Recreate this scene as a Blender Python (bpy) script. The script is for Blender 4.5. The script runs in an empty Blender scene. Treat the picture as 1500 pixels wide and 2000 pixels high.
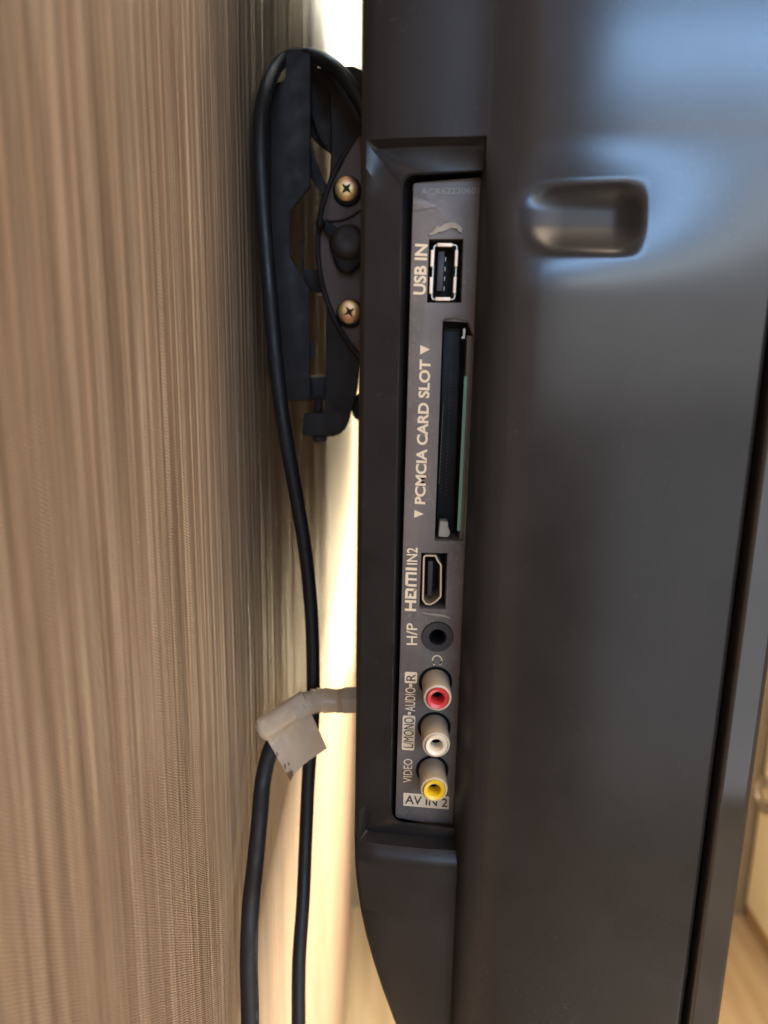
import bpy, bmesh, math, random
from mathutils import Vector, Matrix, noise
random.seed(7)
scene = bpy.context.scene
COL = scene.collection
PI = math.pi

# ------------------------------------------------------------------ camera
F = 1500.0                                   # focal length in photograph pixels (1500 x 2000)
CAM = Vector((0.0, 0.0, 1.03))               # phone held 1.03 m above the floor, close to the wall
def _n(v): v = Vector(v); v.normalize(); return v
_down = _n((635-750, 7530-1000, F))          # plumb line direction seen by the camera
_fwd = _n((10, (1150-F*F)/6530, F))          # direction along the wall
_up = -_down
_right = _fwd.cross(_up)
AX = (_right, _fwd, _up)                     # world X, Y, Z in camera axes (right, down, forward)
def ray(px, py):
    im = Vector(((px-750)/F, (py-1000)/F, 1.0))
    return Vector([im.dot(a) for a in AX])
def at(px, py, y):
    r = ray(px, py); return CAM + r*(y/r.y)
def atx(px, py, x):
    r = ray(px, py); return CAM + r*(x/r.x)
cd = bpy.data.cameras.new('camera'); cam = bpy.data.objects.new('camera', cd); COL.objects.link(cam)
_r = Vector([a.x for a in AX]); _d = Vector([a.y for a in AX]); _f = Vector([a.z for a in AX])
cam.matrix_world = Matrix(((_r.x, -_d.x, -_f.x, CAM.x), (_r.y, -_d.y, -_f.y, CAM.y), (_r.z, -_d.z, -_f.z, CAM.z), (0, 0, 0, 1)))
cd.sensor_fit = 'HORIZONTAL'; cd.sensor_width = 6.4; cd.lens = 6.4
cd.clip_start = 0.005; cd.clip_end = 50
cd.dof.use_dof = True; cd.dof.focus_distance = 0.210; cd.dof.aperture_fstop = 3.0
scene.camera = cam

# ------------------------------------------------------------------ light
w = bpy.data.worlds.new('World'); scene.world = w; w.use_nodes = True
bg = w.node_tree.nodes['Background']; bg.inputs[0].default_value = (1.0, 0.81, 0.65, 1); bg.inputs[1].default_value = 0.32
scene.view_settings.view_transform = 'Standard'; scene.view_settings.look = 'None'
scene.view_settings.exposure = 0.0; scene.view_settings.gamma = 1.0; scene.view_settings.use_curve_mapping = False
def area(name, loc, look, sx, sy, radiance, col, spread=180):
    l = bpy.data.lights.new(name, 'AREA'); l.shape = 'RECTANGLE'; l.size = sx; l.size_y = sy
    l.energy = radiance*PI*sx*sy; l.color = col; l.spread = math.radians(spread)
    o = bpy.data.objects.new(name, l); COL.objects.link(o); o.location = CAM + Vector(loc)
    dv = Vector(look) - Vector(loc); o.rotation_euler = dv.to_track_quat('-Z', 'Y').to_euler()
    return o
# bluish window behind the photographer, with brighter panes at its top
area('window_low_light', (0.80, -1.2, -0.585), (0.80, 0, -0.585), 0.95, 0.80, 1.2, (0.80, 0.90, 1.0))
area('window_light', (0.86, -1.7, 0.06), (0.86, 0, 0.06), 1.78, 0.42, 2.3, (0.94, 0.97, 1.0))
area('window_top_light', (1.05, -1.7, 0.66), (1.05, 0, 0.66), 2.2, 0.055, 92.0, (0.34, 0.60, 1.0))
area('window_rail_light', (1.1, -1.7, 0.40), (1.1, 0, 0.40), 2.1, 0.07, 20.0, (0.86, 0.95, 1.0))
# daylight coming over the top of the television onto the wall, far side
area('daylight_lamp', (0.55, 0.95, 1.2), (-0.05, 0.85, 0.6), 0.22, 0.40, 150.0, (0.52, 0.77, 1.0), 60)
area('gap_fill_light', (0.13, 1.205, 0.10), (0.13, 0.0, 0.10), 0.33, 1.3, 8.0, (1.0, 0.84, 0.54))  # added fill at the far end, brightens the wall behind the television
# warm lamp low in the room beyond the television
area('warm_lamp', (0.60, 0.95, 0.0), (-0.05, 0.70, -0.14), 0.55, 0.60, 28.0, (1.0, 0.94, 0.78), 100)
area('floor_bounce_fill', (0.38, -0.12, -0.93), (-0.05, 0.12, -0.15), 0.4, 0.4, 7.5, (1.0, 0.86, 0.68))  # added fill behind the camera, imitates floor bounce on the near lower wall
# warm ceiling light behind and above
area('ceiling_light', (0.7, -0.6, 1.3), (0.0, 0.1, 0.0), 0.7, 0.7, 14.0, (1.0, 0.79, 0.59))

# ------------------------------------------------------------------ materials
def mat(name, col, rough=0.5, metal=0.0, spec=0.5):
    m = bpy.data.materials.new(name); m.use_nodes = True
    b = m.node_tree.nodes['Principled BSDF']
    b.inputs['Base Color'].default_value = (*col, 1); b.inputs['Roughness'].default_value = rough
    b.inputs['Metallic'].default_value = metal; b.inputs['Specular IOR Level'].default_value = spec
    return m
def nd(m, t, **k):
    n = m.node_tree.nodes.new(t)
    for a, v in k.items(): setattr(n, a, v)
    return n
def lk(m, a, b): m.node_tree.links.new(a, b)
def coord(m, scale=(1, 1, 1)):
    tc = nd(m, 'ShaderNodeTexCoord'); mp = nd(m, 'ShaderNodeMapping'); mp.inputs['Scale'].default_value = scale
    lk(m, tc.outputs['Object'], mp.inputs['Vector']); return mp.outputs['Vector']
def noise_tex(m, vec, scale, detail=3, rough=0.5):
    n = nd(m, 'ShaderNodeTexNoise'); n.inputs['Scale'].default_value = scale; n.inputs['Detail'].default_value = detail
    n.inputs['Roughness'].default_value = rough; lk(m, vec, n.inputs['Vector']); return n.outputs['Fac']
def ramp(m, fac, stops):
    r = nd(m, 'ShaderNodeValToRGB'); e = r.color_ramp.elements
    while len(e) < len(stops): e.new(0.5)
    for i, (p, c) in enumerate(stops): e[i].position = p; e[i].color = (*c, 1) if len(c) == 3 else c
    lk(m, fac, r.inputs['Fac']); return r.outputs['Color']
def bump(m, h, strength, dist):
    b = nd(m, 'ShaderNodeBump'); b.inputs['Strength'].default_value = strength; b.inputs['Distance'].default_value = dist
    lk(m, h, b.inputs['Height']); lk(m, b.outputs['Normal'], m.node_tree.nodes['Principled BSDF'].inputs['Normal'])
def setc(m, out): lk(m, out, m.node_tree.nodes['Principled BSDF'].inputs['Base Color'])
def setr(m, out): lk(m, out, m.node_tree.nodes['Principled BSDF'].inputs['Roughness'])
def plastic(name, c0, c1, rough, bscale, bstr, dust=None, spec=0.5, rvar=1.0, dlo=0.60):
    """moulded plastic: fine grain, slight tone change, dust in patches"""
    m = mat(name, c0, rough, 0, spec); v = coord(m)
    base = ramp(m, noise_tex(m, v, 60, 4), [(0.3, c0), (0.7, c1)])
    if dust:
        mx = nd(m, 'ShaderNodeMix', data_type='RGBA'); mx.inputs['B'].default_value = (*dust, 1)
        f1 = ramp(m, noise_tex(m, v, 900, 4, 0.7), [(dlo, (0, 0, 0)), (dlo+0.2, (1, 1, 1))])
        f2 = ramp(m, noise_tex(m, v, 90, 3), [(0.42, (0, 0, 0)), (0.75, (1, 1, 1))])
        mu = nd(m, 'ShaderNodeMath', operation='MULTIPLY'); lk(m, f1, mu.inputs[0]); lk(m, f2, mu.inputs[1])
        lk(m, mu.outputs[0], mx.inputs['Factor']); lk(m, base, mx.inputs['A']); setc(m, mx.outputs['Result'])
    else: setc(m, base)
    setr(m, ramp(m, noise_tex(m, v, 140, 3), [(0.3, (rough*(1-0.15*rvar),)*3), (0.7, (min(1, rough*(1+0.2*rvar)),)*3)]))
    bump(m, noise_tex(m, v, bscale, 2), bstr, 0.00006)
    return m
M = {}
M['case'] = plastic('black_case_plastic', (0.012, 0.0105, 0.0105), (0.018, 0.0155, 0.0152), 0.33, 5200, 0.25, (0.09, 0.08, 0.07), 0.32)
M['front_case'] = plastic('front_case_plastic', (0.014, 0.012, 0.0115), (0.019, 0.0165, 0.016), 0.20, 4200, 0.05, (0.06, 0.055, 0.05), 0.43, 0.1)
_m = M['front_case']; _at = nd(_m, 'ShaderNodeAttribute'); _at.attribute_name = 'satin'
_ma = nd(_m, 'ShaderNodeMath', operation='MULTIPLY_ADD'); lk(_m, _at.outputs['Fac'], _ma.inputs[0]); _ma.inputs[1].default_value = 0.32
_old = _m.node_tree.nodes['Principled BSDF'].inputs['Roughness'].links[0].from_socket
lk(_m, _old, _ma.inputs[2]); setr(_m, _ma.outputs[0])
M['bezel'] = plastic('bezel_plastic', (0.018, 0.015, 0.014), (0.022, 0.019, 0.018), 0.07, 4200, 0.03, None, 0.95)
M['panel'] = plastic('connector_panel_plastic', (0.098, 0.076, 0.066), (0.155, 0.122, 0.104), 0.45, 6000, 0.5, (0.26, 0.22, 0.17), 0.45, 1.0, 0.52)
M['pit'] = plastic('dark_socket_plastic', (0.004, 0.004, 0.005), (0.007, 0.007, 0.008), 0.5, 5000, 0.2, None, 0.2)
M['jack'] = plastic('jack_ring_plastic', (0.018, 0.014, 0.016), (0.024, 0.019, 0.02), 0.5, 5000, 0.3)
M['print'] = mat('beige_print', (0.72, 0.55, 0.36), 0.6)
M['print_dark'] = mat('dark_print', (0.045, 0.036, 0.032), 0.6)
M['emboss'] = plastic('embossed_plastic', (0.27, 0.22, 0.18), (0.21, 0.175, 0.145), 0.4, 6000, 0.3)
M['residue'] = plastic('sticker_residue', (0.42, 0.36, 0.28), (0.30, 0.25, 0.19), 0.8, 3000, 0.8)
M['copper'] = mat('copper_spring', (0.74, 0.56, 0.43), 0.45, 0.6)
M['copper'].node_tree.nodes['Principled BSDF'].inputs['Metallic'].default_value = 0.5
M['shell'] = mat('nickel_shell', (0.45, 0.41, 0.36), 0.45, 0.8)
M['brass_shell'] = mat('dull_gold_shell', (0.62, 0.49, 0.33), 0.38, 0.7)
M['pcb'] = plastic('green_board_edge', (0.14, 0.34, 0.23), (0.24, 0.42, 0.30), 0.35, 2000, 0.3)
M['slotlip'] = plastic('dusty_slot_lip', (0.11, 0.10, 0.07), (0.16, 0.14, 0.10), 0.6, 3000, 0.5)
M['barrel'] = plastic('dusty_barrel_plastic', (0.36, 0.29, 0.21), (0.46, 0.38, 0.28), 0.6, 3500, 0.5, (0.05, 0.04, 0.03))
M['ringtan'] = plastic('yellowed_ring_plastic', (0.50, 0.40, 0.27), (0.42, 0.32, 0.21), 0.45, 2500, 0.3, (0.16, 0.10, 0.06))
M['red'] = mat('red_insert', (0.52, 0.035, 0.04), 0.35)
M['white'] = mat('white_insert', (0.72, 0.62, 0.46), 0.35)
M['yellow'] = mat('yellow_insert', (0.72, 0.46, 0.012), 0.35)
M['mount'] = plastic('black_powder_coat', (0.027, 0.0215, 0.0195), (0.036, 0.029, 0.0265), 0.65, 2600, 0.6, (0.05, 0.045, 0.04))
M['mountp'] = plastic('grainy_mount_plastic', (0.15, 0.112, 0.10), (0.19, 0.147, 0.132), 0.55, 1800, 0.6, (0.10, 0.09, 0.08))
M['knob'] = plastic('knob_plastic', (0.05, 0.040, 0.038), (0.065, 0.053, 0.05), 0.55, 2200, 0.4, (0.08, 0.065, 0.06))
M['rubber'] = plastic('knob_rubber', (0.008, 0.008, 0.009), (0.012, 0.011, 0.011), 0.6, 2200, 0.4)
M['steel'] = plastic('pale_steel', (0.74, 0.73, 0.70), (0.80, 0.78, 0.74), 0.42, 1500, 0.2)
M['zinc'] = mat('yellow_zinc', (0.92, 0.62, 0.22), 0.34, 0.85)
v = coord(M['zinc']); setc(M['zinc'], ramp(M['zinc'], noise_tex(M['zinc'], v, 320, 2), [(0.35, (0.95, 0.52, 0.34)), (0.55, (0.92, 0.66, 0.24)), (0.7, (0.80, 0.72, 0.20))]))
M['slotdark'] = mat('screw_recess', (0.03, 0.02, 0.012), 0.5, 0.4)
M['cable'] = plastic('black_cable_rubber', (0.010, 0.0095, 0.010), (0.015, 0.014, 0.014), 0.52, 2600, 0.35, (0.05, 0.045, 0.04))
M['coax'] = plastic('black_coax_jacket', (0.009, 0.007, 0.007), (0.013, 0.010, 0.010), 0.6, 2600, 0.5)
M['cable_print'] = mat('worn_cable_print', (0.06, 0.05, 0.045), 0.6)
M['nut'] = plastic('pale_connector_nut', (0.56, 0.49, 0.38), (0.64, 0.56, 0.45), 0.42, 2200, 0.3, (0.20, 0.16, 0.11))
tm = mat('yellowed_tape', (0.60, 0.50, 0.38), 0.30); M['tape'] = tm
v = coord(tm); setc(tm, ramp(tm, noise_tex(tm, v, 55, 5, 0.6), [(0.28, (0.74, 0.59, 0.40)), (0.5, (0.88, 0.75, 0.59)), (0.75, (0.90, 0.79, 0.66))]))
tm.node_tree.nodes['Principled BSDF'].inputs['Subsurface Weight'].default_value = 0.0
tm.node_tree.nodes['Principled BSDF'].inputs['Transmission Weight'].default_value = 0.0
bump(tm, noise_tex(tm, v, 260, 3), 0.35, 0.0003)
_tr = nd(tm, 'ShaderNodeBsdfTranslucent'); _tr.inputs['Color'].default_value = (0.88, 0.76, 0.56, 1)
_mx = nd(tm, 'ShaderNodeMixShader'); _mx.inputs[0].default_value = 0.45
lk(tm, tm.node_tree.nodes['Principled BSDF'].outputs[0], _mx.inputs[1]); lk(tm, _tr.outputs[0], _mx.inputs[2])
lk(tm, _mx.outputs[0], tm.node_tree.nodes['Material Output'].inputs['Surface'])
M['stain'] = mat('brown_tape_stain', (0.16, 0.08, 0.035), 0.6)
M['screen'] = mat('screen_glass', (0.01, 0.01, 0.012), 0.08)
M['knobc'] = mat('chrome_pull', (0.8, 0.8, 0.78), 0.15, 1.0)

# wallpaper: woven vertical threads
wm = mat('woven_wallpaper', (0.42, 0.30, 0.20), 0.42, 0, 0.5); M['wallpaper'] = wm
geo = nd(wm, 'ShaderNodeNewGeometry')
def mapped(scale):
    mp = nd(wm, 'ShaderNodeMapping'); mp.inputs['Scale'].default_value = scale
    lk(wm, geo.outputs['Position'], mp.inputs['Vector']); return mp.outputs['Vector']
broad = noise_tex(wm, mapped((0, 240, 1.2)), 1.0, 2)
fine = noise_tex(wm, mapped((0, 950, 10)), 1.0, 4, 0.7)
# each thread is spun: slanting twists along it
sep = nd(wm, 'ShaderNodeSeparateXYZ'); lk(wm, geo.outputs['Position'], sep.inputs[0])
wv = nd(wm, 'ShaderNodeTexWave', wave_type='BANDS', bands_direction='Z'); wv.inputs['Scale'].default_value = 1.0
wv.inputs['Distortion'].default_value = 3.5; wv.inputs['Detail'].default_value = 1.5; wv.inputs['Detail Scale'].default_value = 0.6
lk(wm, mapped((0, 420, 300)), wv.inputs['Vector'])
# skew so the twists slant
mpz = nd(wm, 'ShaderNodeMath', operation='MULTIPLY_ADD'); lk(wm, sep.outputs['Y'], mpz.inputs[0]); mpz.inputs[1].default_value = 0.9; lk(wm, sep.outputs['Z'], mpz.inputs[2])
cmb = nd(wm, 'ShaderNodeCombineXYZ'); lk(wm, sep.outputs['Y'], cmb.inputs['Y']); lk(wm, mpz.outputs[0], cmb.inputs['Z'])
mp2 = nd(wm, 'ShaderNodeMapping'); mp2.inputs['Scale'].default_value = (0, 600, 430); lk(wm, cmb.outputs[0], mp2.inputs['Vector'])
lk(wm, mp2.outputs[0], wv.inputs['Vector'])
at_c = nd(wm, 'ShaderNodeAttribute'); at_c.attribute_name = 'thread'
c1 = ramp(wm, broad, [(0.30, (0.290, 0.186, 0.116)), (0.52, (0.375, 0.252, 0.162)), (0.72, (0.455, 0.320, 0.212))])
def mixc(m, fac, a, b, mode='MIX'):
    x = nd(m, 'ShaderNodeMix', data_type='RGBA', blend_type=mode)
    if isinstance(fac, float): x.inputs['Factor'].default_value = fac
    else: lk(m, fac, x.inputs['Factor'])
    for s, val in (('A', a), ('B', b)):
        if isinstance(val, tuple): x.inputs[s].default_value = (*val, 1)
        else: lk(m, val, x.inputs[s])
    return x.outputs['Result']
c2 = mixc(wm, 0.75, c1, ramp(wm, fine, [(0.36, (0.38, 0.36, 0.34)), (0.50, (0.95, 0.94, 0.93)), (0.62, (1.50, 1.48, 1.44))]), 'MULTIPLY')
tw = ramp(wm, wv.outputs['Fac'], [(0.15, (0.66, 0.64, 0.62)), (0.75, (1.18, 1.17, 1.16))])
c3 = mixc(wm, 0.8, c2, tw, 'MULTIPLY')
_cr = nd(wm, 'ShaderNodeMath', operation='MULTIPLY'); lk(wm, at_c.outputs['Fac'], _cr.inputs[0])
lk(wm, ramp(wm, wv.outputs['Fac'], [(0.2, (0.35, 0.35, 0.35)), (0.6, (1.2, 1.2, 1.2))]), _cr.inputs[1])
c4 = mixc(wm, _cr.outputs[0], c3, (0.62, 0.50, 0.34))
setc(wm, c4)
add = nd(wm, 'ShaderNodeMath', operation='ADD'); lk(wm, fine, add.inputs[0]); lk(wm, wv.outputs['Fac'], add.inputs[1])
bump(wm, add.outputs[0], 0.85, 0.00025)
M['plaster'] = plastic('tan_plaster', (0.25, 0.195, 0.115), (0.28, 0.22, 0.135), 0.8, 300, 0.3)
M['cream'] = plastic('cream_lacquer', (0.74, 0.68, 0.46), (0.78, 0.72, 0.50), 0.5, 300, 0.2)
fm = mat('light_wood_floor', (0.5, 0.36, 0.2), 0.4); M['floor'] = fm
v = coord(fm, (1, 0.08, 1)); setc(fm, ramp(fm, noise_tex(fm, v, 45, 5), [(0.3, (0.42, 0.29, 0.15)), (0.7, (0.60, 0.45, 0.26))]))
M['plinth'] = mat('wood_plinth', (0.34, 0.22, 0.10), 0.5)

# ------------------------------------------------------------------ helpers
BASE = {}
def obj(name, me, m=None, parent=None, smooth=False, thing=None):
    """link mesh (vertices in world metres) as an object; children share the origin of their thing"""
    if parent is not None:
        b = BASE[parent.name]
    else:
        vs = [v_.co for v_ in me.vertices]
        b = Vector((sum(c.x for c in vs)/len(vs), sum(c.y for c in vs)/len(vs), min(c.z for c in vs)))
    me.transform(Matrix.Translation(-b))
    o = bpy.data.objects.new(name, me); COL.objects.link(o)
    if m: me.materials.append(M[m])
    if parent is not None: o.parent = parent
    else: o.location = b
    BASE[o.name] = b
    if smooth:
        for p in me.polygons: p.use_smooth = True
    return o
def thing(name, loc, label, cat):
    o = bpy.data.objects.new(name, None); COL.objects.link(o); o.location = loc; o.empty_display_size = 0.02
    o['label'] = label; o['category'] = cat; BASE[o.name] = Vector(loc); return o
def from_bm(name, bm):
    bmesh.ops.recalc_face_normals(bm, faces=bm.faces)
    me = bpy.data.meshes.new(name); bm.to_mesh(me); bm.free(); return me
def autosmooth(o, ang=35):
    for p in o.data.polygons: p.use_smooth = True
    o.data.set_sharp_from_angle(angle=math.radians(ang))
def grid_mesh(name, rows, close=False):
    """rows of points -> quads"""
    n = len(rows[0]); vs = [tuple(p) for r in rows for p in r]; fs = []
    for i in range(len(rows)-1):
        for j in range(n if close else n-1):
            k = (j+1) % n; fs.append((i*n+j, i*n+k, (i+1)*n+k, (i+1)*n+j))
    me = bpy.data.meshes.new(name); me.from_pydata(vs, [], fs); return me
def plate_mesh(name, outer, holes, y, thick, bevel=0.0, bres=2):
    """flat plate from XZ outlines: front face at y, going back by thick"""
    cu = bpy.data.curves.new(name, 'CURVE'); cu.dimensions = '2D'; cu.fill_mode = 'BOTH'
    cu.extrude = max(thick/2-bevel, 1e-6); cu.bevel_depth = bevel; cu.bevel_resolution = bres; cu.offset = -bevel
    cx = sum(p[0] for p in outer)/len(outer); cz = sum(p[1] for p in outer)/len(outer); S = 100.0   # filled at 100x for accuracy
    cu.extrude *= S; cu.bevel_depth *= S; cu.offset *= S
    for loop in [outer]+list(holes):
        s = cu.splines.new('POLY'); s.points.add(len(loop)-1); s.use_cyclic_u = True
        for pt, (x, z) in zip(s.points, loop): pt.co = ((x-cx)*S, (z-cz)*S, 0, 1)
    t = bpy.data.objects.new('tmp', cu); COL.objects.link(t)
    dg = bpy.context.evaluated_depsgraph_get(); me = bpy.data.meshes.new_from_object(t.evaluated_get(dg))
    bpy.data.objects.remove(t); bpy.data.curves.remove(cu)
    for v_ in me.vertices:
        x, z, e = v_.co; v_.co = (cx+x/S, y+thick/2-e/S, cz+z/S)
    me.materials.clear()
    bm = bmesh.new(); bm.from_mesh(me); bmesh.ops.remove_doubles(bm, verts=bm.verts, dist=1e-7)
    bmesh.ops.recalc_face_normals(bm, faces=bm.faces); bm.to_mesh(me); bm.free()
    return me
def P2(pts, y): return [(lambda q: (q.x, q.z))(at(a, b, y)) for a, b in pts]
def plate(name, pts, y, thick, m, parent, holes=(), bevel=0.0):
    me = plate_mesh(name, P2(pts, y), [P2(h, y) for h in holes], y, thick, bevel)
    o = obj(name, me, m, parent); autosmooth(o); return o
def circ(px, py, r, n=32, rx=1.0): return [(px+r*rx*math.cos(2*PI*i/n), py+r*math.sin(2*PI*i/n)) for i in range(n)]
def rounded(pts, r, n=5):
    """round the corners of a pixel polygon"""
    out = []; k = len(pts)
    for i in range(k):
        p = Vector(pts[i]); a = Vector(pts[i-1])-p; b = Vector(pts[(i+1) % k])-p
        rr = min(r, a.length*0.45, b.length*0.45); a.normalize(); b.normalize()
        for j in range(n+1):
            t = j/n; q = (p+a*rr)*(1-t)**2 + p*2*t*(1-t) + (p+b*rr)*t*t; out.append((q.x, q.y))
    return out
def spline(pts, per=10):
    """Catmull-Rom through 3-D points"""
    P = [Vector(p) for p in pts]; P = [P[0]*2-P[1]]+P+[P[-1]*2-P[-2]]; out = []
    for i in range(1, len(P)-2):
        for j in range(per):
            t = j/per; a, b, c, d = P[i-1:i+3]
            out.append(0.5*((2*b)+(c-a)*t+(2*a-5*b+4*c-d)*t*t+(3*b-a-3*c+d)*t**3))
    out.append(P[-2]); return out
def tube(name, path, rad, seg=20, cap=True):
    """rad: number or function of 0..1"""
    n = len(path); rows = []; up = Vector((0.3, 1, 0.2)).normalized(); prev = None
    for i, p in enumerate(path):
        t = (path[min(i+1, n-1)]-path[max(i-1, 0)]).normalized()
        u = (up - t*up.dot(t)).normalized() if prev is None else (prev-t*prev.dot(t)).normalized(); prev = u
        v_ = t.cross(u); r = rad(i/(n-1)) if callable(rad) else rad
        rows.append([p+(u*math.cos(2*PI*k/seg)+v_*math.sin(2*PI*k/seg))*r for k in range(seg)])
    me = grid_mesh(name, rows, True)
    if cap:
        bm = bmesh.new(); bm.from_mesh(me); bm.verts.ensure_lookup_table()
        bm.faces.new([bm.verts[k] for k in range(seg)]); bm.faces.new([bm.verts[(n-1)*seg+k] for k in range(seg)])
        bmesh.ops.recalc_face_normals(bm, faces=bm.faces); bm.to_mesh(me); bm.free()
    return me
def lathe_y(name, c, prof, seg=40, sx=1.0):
    """turned part with its axis along Y: prof = (radius, y offset towards the back)"""
    rows = [[Vector((c.x+r*sx*math.cos(2*PI*k/seg), c.y+dy, c.z+r*math.sin(2*PI*k/seg))) for k in range(seg)] for r, dy in prof]
    me = grid_mesh(name, rows, True); bm = bmesh.new(); bm.from_mesh(me)
    bmesh.ops.remove_doubles(bm, verts=bm.verts, dist=1e-7); bmesh.ops.recalc_face_normals(bm, faces=bm.faces); bm.to_mesh(me); bm.free(); return me
def box_mesh(name, x0, x1, y0, y1, z0, z1, bev=0.0):
    bm = bmesh.new(); bmesh.ops.create_cube(bm, size=1)
    for v_ in bm.verts: v_.co = ((x0+x1)/2+v_.co.x*(x1-x0), (y0+y1)/2+v_.co.y*(y1-y0), (z0+z1)/2+v_.co.z*(z1-z0))
    if bev: bmesh.ops.bevel(bm, geom=list(bm.edges), offset=bev, segments=2, profile=0.5, affect='EDGES')
    return from_bm(name, bm)
def smooth01(t): t = max(0, min(1, t)); return t*t*(3-2*t)

# ------------------------------------------------------------------ the setting
XW = -0.0478                                 # face of the wallpapered wall
YF = 1.22                                    # far wall
# wallpaper relief: ribs every few millimetres, wandering a little as they rise
ys, y_ = [-2.6, -1.5, -0.6, -0.2, -0.05, 0.0, 0.03], 0.05
while y_ < YF: ys.append(y_); y_ += 0.00022 if y_ < 0.34 else (0.0007 if y_ < 0.6 else 0.004)
ribs = []; q = 0.045
while q < 0.66:
    ribs.append((q, random.uniform(0.00035, 0.0009), random.uniform(0.10, 0.36), random.random(), random.uniform(0, 90)))
    q += random.choice((0.0016, 0.0022, 0.003, 0.0042, 0.0055))*random.uniform(0.8, 1.25)
zs = [i*0.02 for i in range(0, 12)] + [0.24+i*0.012 for i in range(0, 105)] + [1.51, 1.6, 2.0, 2.4]
bands = []
rows, att = [], []
for z in zs:
    pos = [(c+0.0009*noise.noise((z*3.1, ph, 0))+0.0007*noise.noise((z*11, ph, 4)), wd, h, br*(0.55+0.6*noise.noise((z*6, ph, 9)))) for c, wd, h, br, ph in ribs]
    hs = [0.0]*len(ys); tc = [0.0]*len(ys)
    for c, wd, h, br in pos:
        import bisect
        a = bisect.bisect_left(ys, c-wd*2); b = bisect.bisect_right(ys, c+wd*2)
        for i in range(a, b):
            d = (ys[i]-c)/wd; g = math.exp(-d*d*1.6)
            hs[i] = max(hs[i], g*h*0.001)
            if br > 0.15: tc[i] = max(tc[i], min(0.7, (br-0.15)*1.4)*math.exp(-d*d*6))
    rows.append([(XW+hs[i]+0.00025*noise.noise((y*45, z*1.3, 2)), y, z) for i, y in enumerate(ys)]); att.append(tc)
me = grid_mesh('wall', rows)
a_ = me.attributes.new('thread', 'FLOAT', 'POINT'); a_.data.foreach_set('value', [t for r in att for t in r])
o = obj('wall', me, 'wallpaper', None, True); o['kind'] = 'structure'
o = obj('far_wall', box_mesh('far_wall', XW-0.01, 1.6, YF, YF+0.08, -0.01, 2.4), 'plaster'); o['kind'] = 'structure'
o = obj('floor', box_mesh('floor', XW-0.02, 3.0, -3.0, YF+0.1, -0.06, 0.0), 'floor'); o['kind'] = 'structure'
# cream cabinet standing against the far wall
cab = thing('cabinet', (0.9, 0.9, 0.004), 'low cream cabinet with a wooden plinth, seen past the screen bezel', 'cabinet')
XC = 0.668
obj('carcass', box_mesh('carcass', XC, 1.15, 0.62, YF-0.012, 0.034, 0.62, 0.002), 'cream', cab)
obj('plinth', box_mesh('plinth', XC+0.004, 1.14, 0.63, YF-0.014, 0.004, 0.0335), 'plinth', cab)
obj('top_board', box_mesh('top_board', XC-0.008, 1.158, 0.612, YF-0.010, 0.6205, 0.642, 0.002), 'cream', cab)
kc = atx(1496, 1552, XC)
rows = [[Vector((XC+dx, kc.y+r*math.cos(2*PI*k/32), kc.z+r*math.sin(2*PI*k/32))) for k in range(32)] for r, dx in ((0.034, 0.0), (0.034, -0.004), (0.030, -0.0065), (0.025, -0.005), (0.023, 0.0), (0.012, -0.001))]
obj('round_pull', grid_mesh('round_pull', rows, True), 'knobc', cab, True)

# ------------------------------------------------------------------ the television
XB = -0.0070                                 # back of the television
XS = 0.0200                                  # edge where the thick front of the case begins
XG = 0.0800                                  # joint between case and bezel
XF = 0.0888                                  # front of the bezel
YP = 0.186                                   # connector panel
YEND = 1.12
z265 = at(705, 265, 0.179).z; z1650 = at(692, 1650, 0.180).z
ZT = CAM.z+0.25; ZB = CAM.z-0.232
tv = thing('television', (0.03, 0.55, ZB), 'black flat television seen from its side with a recessed connector panel', 'television')
def interp(pts, x):
    """smooth curve through (x, y) points"""
    n = len(pts); d = [(pts[i+1][1]-pts[i][1])/(pts[i+1][0]-pts[i][0]) for i in range(n-1)]
    m_ = [d[0]]+[(2*d[i-1]*d[i]/(d[i-1]+d[i]) if d[i-1]*d[i] > 0 else 0) for i in range(1, n-1)]+[d[-1]]
    for i in range(n-1):
        if x <= pts[i+1][0] or i == n-2:
            h = pts[i+1][0]-pts[i][0]; t = max(0, min(1, (x-pts[i][0])/h))
            return (2*t**3-3*t*t+1)*pts[i][1]+(t**3-2*t*t+t)*h*m_[i]+(3*t*t-2*t**3)*pts[i+1][1]+(t**3-t*t)*h*m_[i+1]
def y_top(x):                                 # smooth flank above the recess
    return interp(((XB, 0.1830), (0.000, 0.1806), (0.008, 0.1790), (0.018, 0.1775), (XS, 0.1770), (0.024, 0.1752), (0.030, 0.1733), (0.040, 0.1713), (0.055, 0.1692), (0.068, 0.1678), (XG, 0.1668)), x)
edge = [at(a, b, 0.181) for a, b in ((692, 1650), (693, 1690), (697, 1735), (704, 1780), (714, 1825), (728, 1875), (746, 1930), (769, 1992), (800, 2055), (850, 2120))]
def x_edge(z):
    if z >= edge[0].z: return XB
    for p, q in zip(edge, edge[1:]):
        if z >= q.z: t = (z-p.z)/(q.z-p.z); return max(XB, p.x+(q.x-p.x)*t)
    return edge[-1].x
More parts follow.
